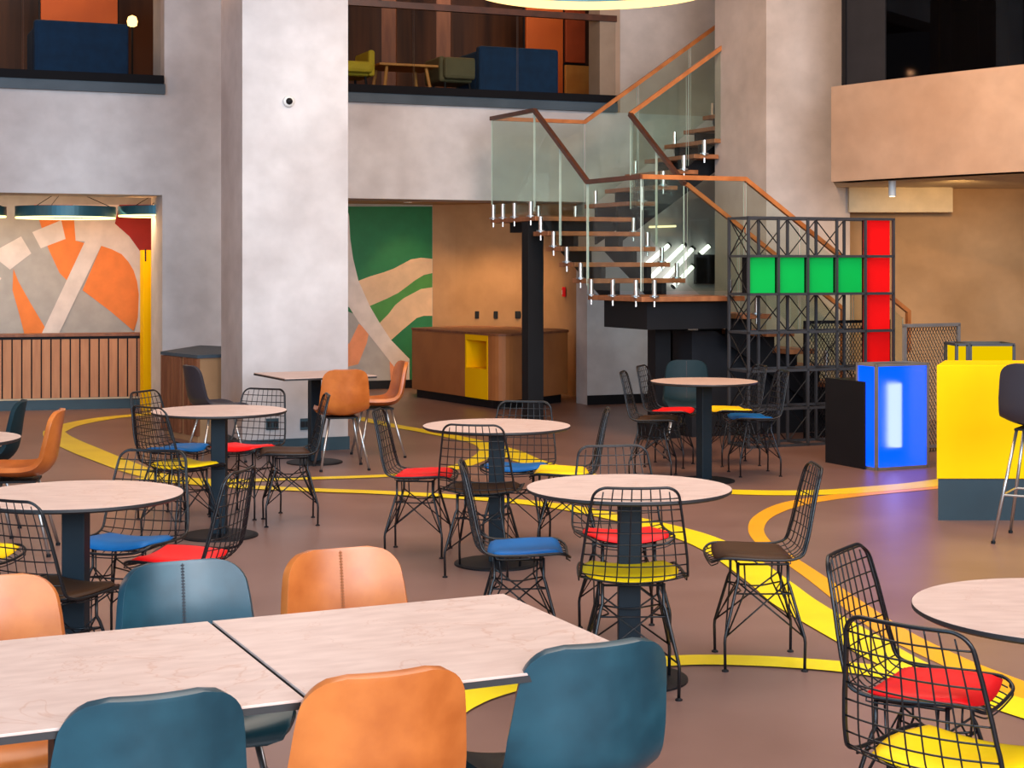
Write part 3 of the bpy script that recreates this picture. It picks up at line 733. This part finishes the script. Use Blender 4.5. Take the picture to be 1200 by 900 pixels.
# timber posts upstairs
for px, lab in ((520, 'slim wooden post on the mezzanine left of the blue sofa'), (456, 'slim wooden post on the mezzanine behind the wooden table')):
    p = pt(px, 100, 2.6); tag(MB().box(-.09, .09, -.09, .09, 0, 2.08).build('wooden_post', M['woodd'], loc=(p[0], p[1], 3.52)), lab, 'post')
p = pt(697, 60, .9)
tag(MB().box(-.06, .06, -.06, .06, 0, 2.08).build('steel_post', M['black'], loc=(p[0], p[1], 3.52)), 'black steel post at the right end of the mezzanine opening', 'post')
p = pt(470, 78, 1.0)
t = thing('side_table', 'small wooden table with splayed legs on the mezzanine', 'table', (p[0], p[1], 3.52), AW)
hh = p[2]-3.52
MB().box(-.36, .36, -.3, .3, hh-.03, hh).build('table_top', M['lightwood'], t, bevel=.01)
for sx in (-1, 1):
    for sy in (-1, 1): MB().tube([(sx*.24, sy*.2, hh-.03), (sx*.30, sy*.26, 0)], .02, 8).build('leg', M['lightwood'], t)
def armchair(px, y, off, m, w, label):
    p = pt(px, y, off); h = p[2]-3.52
    t = thing('armchair', label, 'armchair', (p[0], p[1], 3.52), AW)
    MB().box(-w/2, w/2, -.35, -.25, .28, h).build('backrest', m, t, bevel=.04)
    MB().box(-w/2, w/2, -.25, .30, .25, .40).build('seat', m, t, bevel=.04)
    for sx in (-1, 1):
        MB().box(sx*w/2-.04, sx*w/2+.04, -.28, .28, .25, .55).build('armrest', m, t, bevel=.03)
        for sy in (-1, 1): MB().tube([(sx*w*.4, sy*.24, 0), (sx*w*.36, sy*.2, .26)], .016, 8).build('leg', M['black'], t)
armchair(529, 71, 1.1, M['ugrn'], .42, 'sage green armchair on the mezzanine left of the blue sofa')
armchair(408, 75, .9, M['uyel'], .40, 'yellow chair on the mezzanine beside the plaster column')
p = pt(155, 25, 1.6)
t = thing('table_lamp', 'small glowing warm lamp right of the far left mezzanine sofa', 'lamp', (p[0], p[1], 3.52))
MB().lathe([(0, 0), (.09, 0), (.09, .02), (.012, .03), (.012, p[2]-3.52-.05), (0, p[2]-3.52-.05)], 16).build('stand', M['black'], t)
MB().lathe([(0, -.07), (.05, -.05), (.06, 0), (.045, .05), (0, .07)], 16, (0, 0, p[2]-3.52)).build('bulb', M['bulb'], t, smooth=True)
lamp('mezzanine_glow', 'AREA', (*(WX(.2, 2.0).xy), 5.5), (*(WX(.2, 2.4).xy), 3.6), 36, (1, .55, .25), 2.5)
lamp('mezzanine_glow_left', 'AREA', (*(WX(-4.9, 1.6).xy), 5.5), (*(WX(-4.9, 2.2).xy), 3.6), 45, (1, .55, .25), 2.0)

# right gallery glazing
ga = AT(984, 100, 15.75); gb = AT(1200, 72, 14.1)
ga = Vector((ga[0], ga[1], 0)); gb = Vector((gb[0], gb[1], 0)); gd = (gb-ga).normalized(); gL = (gb-ga).length*1.6
t = thing('window_screen', 'dark smoked glass screen with steel rods on top of the right gallery parapet', 'glass screen', (ga.x+.05, ga.y+.09, 3.335), math.atan2(gd.y, gd.x))
o = MB().box(.05, .52, .0, .02, 0, 2.6).build('glass_panel', M['dark'], t)
o = MB().box(.54, gL, -.005, .012, 0, 2.6).build('glass_panel', M['dglass'], t)
MB().box(0, .05, -.02, .06, 0, 2.6).build('frame', M['black'], t)
for px, mm in ((1108, 'uyel'), (1122, 'alu'), (1156, 'alu'), (1192, 'alu'), (1230, 'alu')):
    s = (px-984)/216*.93*(gb-ga).length*1.0
    MB().tube([(s, .05, 0), (s, .05, 2.6)], .010, 6).build('rod', M[mm], t)
tag(MB().box(-.35, .35, -.3, .3, 0, .8).build('gallery_cabinet', M['sofa'], bevel=.03, loc=(4.6, 15.9, 3.28)), 'dark blue cabinet in the dim gallery behind the smoked glass', 'cabinet')

# ================================================================= PENDANT RINGS
def ring_lamp(c, Rr, w, hgt, label, m, cable, nm='ring_pendant', grp=None, glow=.012):
    t = thing(nm, label, 'pendant lamp', c, 0, grp)
    MB().lathe([(Rr-w, 0.004), (Rr-w, hgt), (Rr, hgt), (Rr, 0.004), (Rr-w, .004)], 72).build('ring_body', M['ringbody'], t, smooth=False)
    MB().lathe([(Rr-w+.004, .003), (Rr-w+.004, -glow), (Rr-.004, -glow), (Rr-.004, .003)], 72).build('diffuser', m, t)
    for k in range(3):
        a = k*2*math.pi/3+.5
        MB().tube([((Rr-w/2)*math.cos(a), (Rr-w/2)*math.sin(a), hgt), (Rr*.15*math.cos(a), Rr*.15*math.sin(a), cable)], .004, 4).build('cable', M['black'], t)
ring_lamp((.60, 12.0, 3.70), .91, .09, .02, 'large glowing ring pendant hanging over the hall at the top of the picture', M['ring'], 2.9, glow=.05)
p = AT(77, 255, 17.3); ring_lamp(p, .52, .05, .115, 'whole glowing ring pendant in front of the orange mural', M['ring2'], 2.42-p[2], grp='ring pendants in the left room')
p = AT(190, 253, 17.75); ring_lamp(p, .47, .05, .10, 'glowing ring pendant half hidden at the right of the orange mural', M['ring2'], 2.42-p[2], grp='ring pendants in the left room')
p = AT(-48, 253, 17.1); ring_lamp(p, .48, .05, .10, 'glowing ring pendant cut off by the left edge of the picture', M['ring2'], 2.42-p[2], grp='ring pendants in the left room')
lamp('left_room_light', 'AREA', (-5.2, 17.6, 2.3), (-5.2, 18.8, .4), 44, (1, .74, .48), 3, .8)
lamp('left_room_corner', 'POINT', (-4.15, 17.7, 2.0), (0,0,0), 10, (1, .45, .14), .0)
lamp('corner_cabinet_light', 'POINT', (-2.75, 15.6, 1.0), (0,0,0), 0.1, (1, .6, .2), .05)
# downlights of the niche
for px, Z, e, lab in ((478, 20.6, 30, 'small recessed downlight above the green mural'), (545, 20.2, 70, 'small recessed downlight above the copper counter, left'), (590, 20.0, 70, 'small recessed downlight above the copper counter, right'), (650, 19.2, 55, 'small recessed downlight above the steel post')):
    x = (px-600)/F*Z
    t = thing('downlight', lab, 'downlight', (x, Z, 2.42), 0, 'recessed downlights in the low ceiling')
    MB().lathe([(.03, -.006), (.055, -.006), (.055, 0), (.03, 0)], 20).build('trim', M['white'], t)
    MB().lathe([(0, -.003), (.032, -.003)], 20).build('lens', M['spotlamp'], t)
    lamp('downlight_beam', 'SPOT', (x, Z, 2.38), (x+.05, Z+.75, .9), e, (1, .62, .28), .04, spot=84, blend=.8)
lamp('niche_fill', 'AREA', (-1.2, 19.4, 2.35), (-1.3, 21.5, 1.0), 26, (1, .85, .7), 1.2)
lamp('right_wall_light', 'SPOT', (4.2, 15.2, 2.35), (4.6, 17.0, 1.3), 85, (1, .62, .26), .1, spot=120, blend=.9)
lamp('parapet_warm', 'SPOT', (2.6, 10.6, 3.5), (4.4, 14.1, 2.7), 210, (1, .50, .16), .0, spot=50, blend=1)
lamp('column_reveal_warm', 'POINT', (-3.0, 15.3, 4.2), (0,0,0), 14, (1, .55, .3), .0)

# ================================================================= SEATING
def surf(prof, widths, cup):
    """prof: [(y,z)], widths half width along it, cup depth along it -> S(u,t), L"""
    P = smooth_path([(0, p[0], p[1]) for p in prof], 8); acc = [0]
    for a, b in zip(P, P[1:]): acc.append(acc[-1]+(b-a).length)
    L = acc[-1]; n = len(widths)-1
    def at(t):
        t = min(max(t, 0), L)
        for i in range(len(acc)-1):
            if t <= acc[i+1]+1e-9:
                q = (t-acc[i])/(acc[i+1]-acc[i]); p = P[i].lerp(P[i+1], q); d = (P[i+1]-P[i]).normalized()
                j = (i+q)/8; a = int(min(j, n-1)); f = j-a
                return p, d, widths[a]+(widths[min(a+1,n)]-widths[a])*f, cup[a]+(cup[min(a+1,n)]-cup[a])*f
    def S(u, t, off=0):
        p, d, w, c = at(t); nn = Vector((0, -d.z, d.y))
        if nn.z < 0 and abs(d.z) < .3: nn = -nn
        nn = Vector((0, d.z, -d.y))   # points to the sitter
        return Vector((u*w, p.y, p.z))+nn*(c*u*u+off)
    return S, L, at
# --- wire chair
WP = [(.205,.418),(.16,.428),(.08,.424),(-.02,.420),(-.11,.424),(-.168,.452),(-.192,.52),(-.206,.60),(-.221,.69),(-.245,.80)]
WW = [.170,.186,.197,.202,.203,.201,.196,.186,.172,.152]
WC = [.02,.026,.028,.028,.028,.028,.026,.022,.018,.014]
WS, WL, WAT = surf(WP, WW, WC)
def wlim(t, r=.045):
    w = WAT(t)[2]
    if t < r: e = r-math.sqrt(max(r*r-(r-t)**2, 0))
    elif t > WL-r: e = r-math.sqrt(max(r*r-(r-(WL-t))**2, 0))
    else: e = 0
    return (w-e)/w
def wire_shell():
    m = MB(); T = []
    n = 90
    ts = [WL*(.5-.5*math.cos(math.pi*i/n)) for i in range(n+1)]
    right = [WS(wlim(t), t) for t in ts]; left = [WS(-wlim(t), t) for t in ts][::-1]
    loop = right+left; out = []
    for p in loop:
        if not out or (p-out[-1]).length > .006: out.append(p)
    # close across ends with curved rows
    def row(t, u0, u1, k): return [WS(u0+(u1-u0)*i/k, t) for i in range(1, k)]
    full = []
    full += [WS(wlim(t), t) for t in ts if True]
    full += row(WL, wlim(WL), -wlim(WL), 10)
    full += [WS(-wlim(t), t) for t in ts[::-1]]
    full += row(0, -wlim(0), wlim(0), 10)
    out = []
    for p in full:
        if not out or (p-out[-1]).length > .008: out.append(p)
    if (out[0]-out[-1]).length < .008: out.pop()
    m.tube(out, .0055, 6, closed=True)
    # second rim under the first
    m.tube([p+Vector((0,0,-.014)) if p.z < .45 else p+Vector((0, .010, -.004)) for p in out], .0026, 5, closed=True)
    us = [(-1+2*i/9) for i in range(1, 9)]
    for u in us:
        pts = [WS(u, t) for t in [WL*i/44 for i in range(45)] if abs(u) <= wlim(t)+1e-3]
        m.tube(pts, .0025, 4)
    nr = 17
    for j in range(1, nr):
        t = WL*j/nr; w = wlim(t); m.tube([WS(w*(-1+2*i/10), t) for i in range(11)], .0025, 4)
    return m
def seat_pad():
    m = MB(); nu, nt_ = 14, 12; t0, t1 = .022, .335
    top = []; bot = []
    for j in range(nt_+1):
        for i in range(nu+1):
            a = -1+2*i/nu; b = -1+2*j/nt_
            # square -> rounded square
            x = a*math.sqrt(1-.16*b*b); y = b*math.sqrt(1-.16*a*a)
            t = t0+(t1-t0)*(y+1)/2; u = x*(.93-.10*max(0, y))
            e = max(abs(a), abs(b)); th = .024*(1-e**6)+.008
            top.append(WS(u, t, th)); bot.append(WS(u*.985, t, .0045))
    k = nu+1; fs = []
    for j in range(nt_):
        for i in range(nu): fs.append((j*k+i, j*k+i+1, (j+1)*k+i+1, (j+1)*k+i))
    n = len(top); fb = [tuple(n+q for q in f[::-1]) for f in fs]
    rim = [i for i in range(k)]+[j*k+nu for j in range(1, nt_+1)]+[nt_*k+i for i in range(nu-1, -1, -1)]+[j*k for j in range(nt_-1, 0, -1)]
    fr_ = [(rim[(q+1)%len(rim)], rim[q], n+rim[q], n+rim[(q+1)%len(rim)]) for q in range(len(rim))]
    return m.add(top+bot, fs+fb+fr_)
LT = (.115, .10); LK = (.165, .158)
def corner(sx, sy): 
    return [Vector((sx*LT[0], sy*LT[1]+.0, .425)), Vector((sx*LT[0], sy*LT[1], .345)), Vector((sx*(LT[0]+.008), sy*(LT[1]+.008), .325)), Vector((sx*LK[0], sy*LK[1], .135)), Vector((sx*(LK[0]+.002), sy*(LK[1]+.002), .115)), Vector((sx*LK[0], sy*LK[1], .004))]
def leg_mb(sx, sy): return MB().tube(corner(sx, sy), .0065, 6)
def brace_mb():
    m = MB(); cs = [(1,1),(-1,1),(-1,-1),(1,-1)]
    ring = []
    for i in range(4):
        a = corner(*cs[i]); b = corner(*cs[(i+1)%4])
        inner = Vector(((cs[i][0]+cs[(i+1)%4][0])/2*LT[0]*.45, (cs[i][1]+cs[(i+1)%4][1])/2*LT[1]*.45, .285))
        m.tube([a[1], b[3]], .0035, 4); m.tube([b[1], a[3]], .0035, 4)
        pa = a[2].lerp(a[3], .12); pb = b[2].lerp(b[3], .12)
        m.tube([pa, pa.lerp(pb, .3).lerp(inner, .55), pa.lerp(pb, .7).lerp(inner, .55), pb], .0035, 4)
        pa = a[2]; 
        # second rod running beside the leg
        off = Vector((cs[i][0]*.028, cs[i][1]*-.002, 0))
        m.tube([a[1]+Vector((0, cs[i][1]*-.025, .07)), a[1]+Vector((cs[i][0]*.002, cs[i][1]*-.03, -.03)), a[3]+Vector((0, cs[i][1]*-.004, 0))], .0035, 4)
    # top rectangle that carries the shell
    m.tube([(LT[0],LT[1],.418),(-LT[0],LT[1],.418),(-LT[0],-LT[1],.418),(LT[0],-LT[1],.418)], .005, 5, closed=True)
    return m
shell_me = foot_me = None
def make_wire(color):
    t = thing('wire_chair', '', 'chair')
    wire_shell().build('wire_shell', M['wire'], t, smooth=True)
    seat_pad().build('seat_pad', M[color], t, smooth=True)
    for sx in (-1, 1):
        for sy in (-1, 1):
            l = leg_mb(sx, sy).build('leg', M['wire'], t, smooth=True)
            c = corner(sx, sy)[-1]; f = MB().lathe([(0, 0), (.014, 0), (.014, .005), (.006, .010), (0, .010)], 10, (c.x, c.y, 0)).build('foot_pad', M['black'], l)
    brace_mb().build('cross_brace', M['wire'], t, smooth=True)
    return t
protos = {}
def wire_chair(color, x, y, facing, label):
    if color not in protos:
        if protos:
            base = next(iter(protos.values())); t = copy_tree(base)
            for ch in t.children:
                if ch.name.startswith('seat_pad'):
                    ch.data = ch.data.copy(); ch.data.materials[0] = M[color]
        else: t = make_wire(color)
        protos[color] = t
    else: t = copy_tree(protos[color])
    t.location = (x, y, 0); t.rotation_euler = (0, 0, R(facing-90)); t['label'] = label; t['group'] = 'wire chairs with coloured seat pads around the round tables'
# --- leather shell chair
LP = [(.225,.405),(.215,.432),(.14,.446),(.04,.440),(-.06,.438),(-.135,.455),(-.188,.51),(-.208,.59),(-.222,.69),(-.240,.80)]
LW = [.180,.190,.200,.205,.203,.198,.193,.190,.180,.162]
LC = [.02,.03,.04,.045,.05,.055,.055,.05,.042,.034]
LS, LL, LAT = surf(LP, LW, LC)
def leather_shell():
    m = MB(); nu, nt_ = 20, 40; k = nu+1; top = []
    for j in range(nt_+1):
        for i in range(nu+1):
            a = math.sin(math.pi/2*(-1+2*i/nu)); b = -1+2*j/nt_; b = .5*b+.5*math.sin(math.pi/2*b)
            t = LL*(b+1)/2
            r = .075; w = LAT(t)[2]
            e = 0
            d = min(t, LL-t)
            if d < r: e = r-math.sqrt(max(r*r-(r-d)**2, 0))
            u = a*(w-e)/w
            top.append(LS(u, t, -.0))
    # top edge gently crowned
    fs = []
    for j in range(nt_):
        for i in range(nu): fs.append((j*k+i, j*k+i+1, (j+1)*k+i+1, (j+1)*k+i))
    return m.add(top, fs)
def make_shell(leather, legm, name='shell_chair', lift=0.0, stitch=None):
    t = thing(name, '', 'chair')
    o = leather_shell().build('shell', M[leather], t, smooth=True); o.location.z = lift
    s = o.modifiers.new('thickness', 'SOLIDIFY'); s.thickness = .028; s.offset = 0
    b = o.modifiers.new('soft', 'BEVEL'); b.width = .011; b.segments = 3; b.limit_method = 'ANGLE'; b.angle_limit = R(50)
    if stitch:
        m = MB()
        n = 40
        for i in range(n):
            ta = LL*(.55+.44*i/n); tb = ta+LL*.44/n*.55
            for off in (.0155,):
                for uu in (.02, -.02):
                    m.tube([LS(uu, ta, off), LS(uu, tb, off)], .0016, 3)
        m.tube([LS(0, LL*(.55+.44*i/20), .0145) for i in range(21)], .0018, 3)
        sm = m.build('stitching', M[stitch], o)
    z = .415+lift
    m = MB(); m.box(-.12, .12, -.11, .13, z-.012, z); m.build('seat_plate', M['black'], t)
    for sx in (-1, 1):
        for sy in (-1, 1):
            a = (sx*.11, sy*.10+.01, z-.01); b = (sx*(.19+lift*.1), sy*(.19+lift*.1)+.0, .012)
            l = MB().tube([a, b], .010, 8).build('leg', M[legm], t, smooth=True)
            MB().lathe([(0, 0), (.013, 0), (.013, .016), (0, .016)], 10, (b[0], b[1], 0)).build('foot_cap', M['black'], l)
    if lift: 
        q = .28; k_ = lambda sx, sy: (sx*(.11+(.08+lift*.1)*(1-q/(z))), sy*(.10+(.09+lift*.1)*(1-q/z)), q)
        MB().tube([k_(1,1), k_(-1,1), k_(-1,-1), k_(1,-1)], .007, 6, closed=True).build('footrest', M[legm], t)
    return t
lproto = {}
def shell_chair(leather, x, y, facing, label, legm='chrome', group=None):
    key = (leather, legm)
    if key not in lproto: lproto[key] = t = make_shell(leather, legm, stitch='stitcht' if leather == 'tanl' else 'stitch')
    else: t = copy_tree(lproto[key])
    t.location = (x, y, 0); t.rotation_euler = (0, 0, R(facing-90)); t['label'] = label
    if group: t['group'] = group
# --- tables
def pedestal(t, h, r=.22):
    MB().box(-.043, .043, -.043, .043, .018, h-.02).build('pole', M['pole'], t, bevel=.003)
    MB().lathe([(0, 0), (r, 0), (r, .008), (r*.9, .014), (.07, .020), (0, .020)], 48).build('base', M['black'], t)
    m = MB(); m.box(-.16, .16, -.025, .025, h-.028, h-.018); m.box(-.025, .025, -.16, .16, h-.028, h-.018); m.build('bracket', M['black'], t)
def round_table(px, py, label, ang=0, R_=.40):
    x, y = G(px, py, .75)
    t = thing('round_table', label, 'table', (x, y, 0), ang, 'round pedestal tables')
    MB().lathe([(0, .75), (R_-.001, .75), (R_-.001, .745)], 96).build('table_top', M['top'], t)
    MB().lathe([(R_, .7495), (R_, .739), (R_-.012, .732), (0, .732)], 96).build('top_edge', M['edge'], t)
    pedestal(t, .75, .23); return x, y
def square_table(c, ang, label, h=.75, s=.39):
    t = thing('square_table', label, 'table', (c[0], c[1], 0), ang, 'square pedestal tables')
    MB().box(-s, s, -s, s, h-.006, h).build('table_top', M['top'], t, bevel=.001)
    MB().box(-s-.001, s+.001, -s-.001, s+.001, h-.020, h-.006).build('top_edge', M['edge'], t)
    pedestal(t, h, .23)
round_table(737, 571, 'round pink stone table in the centre foreground with four wire chairs')
round_table(582, 498.5, 'round pink stone table in the middle, behind the centre foreground one')
round_table(89, 579, 'round pink stone table at the left, with a blue-seated wire chair behind it')
round_table(257, 481, 'round pink stone table before the plaster column')
round_table(825, 446.5, 'small round table far back beside the black grid shelf', ang=R(28))
round_table(1259, 713, 'round pink stone table cut off by the right edge')
round_table(-73, 514, 'round table of which only the tip shows at the left edge')
A25 = R(24.8)
c2 = Vector((-.213, 3.765)); u2 = Vector((math.cos(A25), math.sin(A25)))
square_table(c2, A25, 'square pink stone table in front, right one of the joined pair')
square_table(c2-u2*.792, A25, 'square pink stone table in front, left one of the joined pair')
square_table((-1.62, 13.3), R(27), 'square pink topped table standing against the plaster column', h=.725)

# wire chairs: colour, x, y, facing
def at_(px, Z): return ((px-600)/F*Z, Z)
WCH = [
 ('yel', *at_(739, 6.18), 91, 'wire chair with a yellow seat on the near side of the centre foreground table'),
 ('red', *at_(731, 7.10), 279, 'black wire chair with a red seat behind the centre foreground round table'),
 ('blue', *at_(607, 6.72), 2, 'black wire chair with a blue seat, side on, left of the centre foreground round table'),
 ('brn', *at_(889, 6.62), 180, 'black wire chair with a brown seat, side on, right of the centre foreground round table'),
 ('red', *at_(490, 9.12), -6, 'black wire chair with a red seat left of the middle round table'),
 ('brn', *at_(566, 8.52), 78, 'black wire chair with a dark seat, back to the viewer, at the middle round table'),
 ('blue', *at_(606, 9.50), 258, 'black wire chair with a blue seat behind the middle round table'),
 ('yel', *at_(664, 9.22), 178, 'yellow-seated wire chair right of the middle table, half hidden by the centre foreground table'),
 ('blue', *at_(151, 6.92), 256, 'black wire chair with a blue seat behind the left round table'),
 ('red', *at_(220, 6.52), 168, 'wire chair with a red seat between the left round table and blue leather chair'),
 ('brn', *at_(62, 5.85), 62, 'dark-seated wire chair, back to the viewer, in front of the left round table'),
 ('yel', *at_(-46, 6.60), -12, 'black wire chair with a yellow seat cut off by the left edge'),
 ('red', *at_(288, 10.50), 247, 'black wire chair with a red seat in front of the plaster column'),
 ('brn', *at_(340, 10.20), 192, 'black wire chair with a dark brown seat between the plaster column and the middle floor'),
 ('yel', *at_(212, 9.52), 48, 'yellow-seated wire chair, back to the viewer, at the table before the column'),
 ('blue', *at_(204, 10.42), -22, 'blue-seated wire chair at the far left side of the table before the column'),
 ('brn', *at_(765, 12.40), -12, 'dark-seated wire chair left of the far round table, the nearer of two'),
 ('red', *at_(784, 13.10), -20, 'black wire chair with a red seat left of the far round table'),
 ('yel', *at_(860, 13.20), 192, 'black wire chair with a yellow seat right of the far round table'),
 ('blue', *at_(884, 12.55), 188, 'wire chair with a blue seat right of the far round table near the shelf'),
 ('red', 1.15, 4.52, -32, 'large near black wire chair with a red seat at the right'),
 ('yel', 1.05, 3.86, 48, 'nearest black wire chair with a yellow seat in the bottom right corner'),
]
for a in WCH: wire_chair(*a)
gN = 'leather shell chairs along the front pair of tables'
SCH = [
 ('bluel', .095, 3.71, 115, 'petrol blue leather chair at the bottom, seen from behind, right one of the near row', 'chrome', gN),
 ('tanl', -.345, 3.46, 115, 'cognac leather chair at the bottom, seen from behind, between two blue chairs', 'chrome', gN),
 ('bluel', -.775, 3.29, 115, 'petrol blue leather chair at the bottom left, seen from behind', 'chrome', gN),
 ('bluel', -.815, 4.27, -65, 'petrol blue leather chair facing the viewer behind the front pair of tables', 'chrome', gN),
 ('tanl', -.40, 4.47, -65, 'cognac leather chair facing the viewer behind the right front table', 'chrome', gN),
 ('tanl', -1.28, 4.05, -65, 'cognac leather chair facing the viewer at the left edge behind the front tables', 'chrome', gN),
 ('tanl', *at_(400, 12.92), 105, 'cognac leather chair seen from behind at the square table by the column', 'chrome', 'leather shell chairs at the column table'),
 ('tanl', *at_(443, 13.75), 197, 'cognac leather chair side on, right of the square table by the column', 'chrome', 'leather shell chairs at the column table'),
 ('blkl', *at_(252, 13.35), 32, 'charcoal leather chair with steel legs left of the column table', 'chrome', 'leather shell chairs at the column table'),
 ('tanl', *at_(22, 9.15), 188, 'cognac leather chair in side view at the left edge', 'chrome', None),
 ('teal', *at_(-20, 9.75), 190, 'black teal leather chair cut off by the left edge behind the cognac one', 'chrome', None),
 ('teal', *at_(805, 13.75), 265, 'dark leather chair in the shade behind the far round table', 'chrome', None),
]
for a in SCH: shell_chair(*a)
t = make_shell('blkl', 'chrome', 'bar_stool', .25)
t.location = (*at_(1218, 9.5), 0); t.rotation_euler.z = R(-30); t['label'] = 'dark high backed bar stool with steel legs before the yellow counter'; t['category'] = 'bar stool'
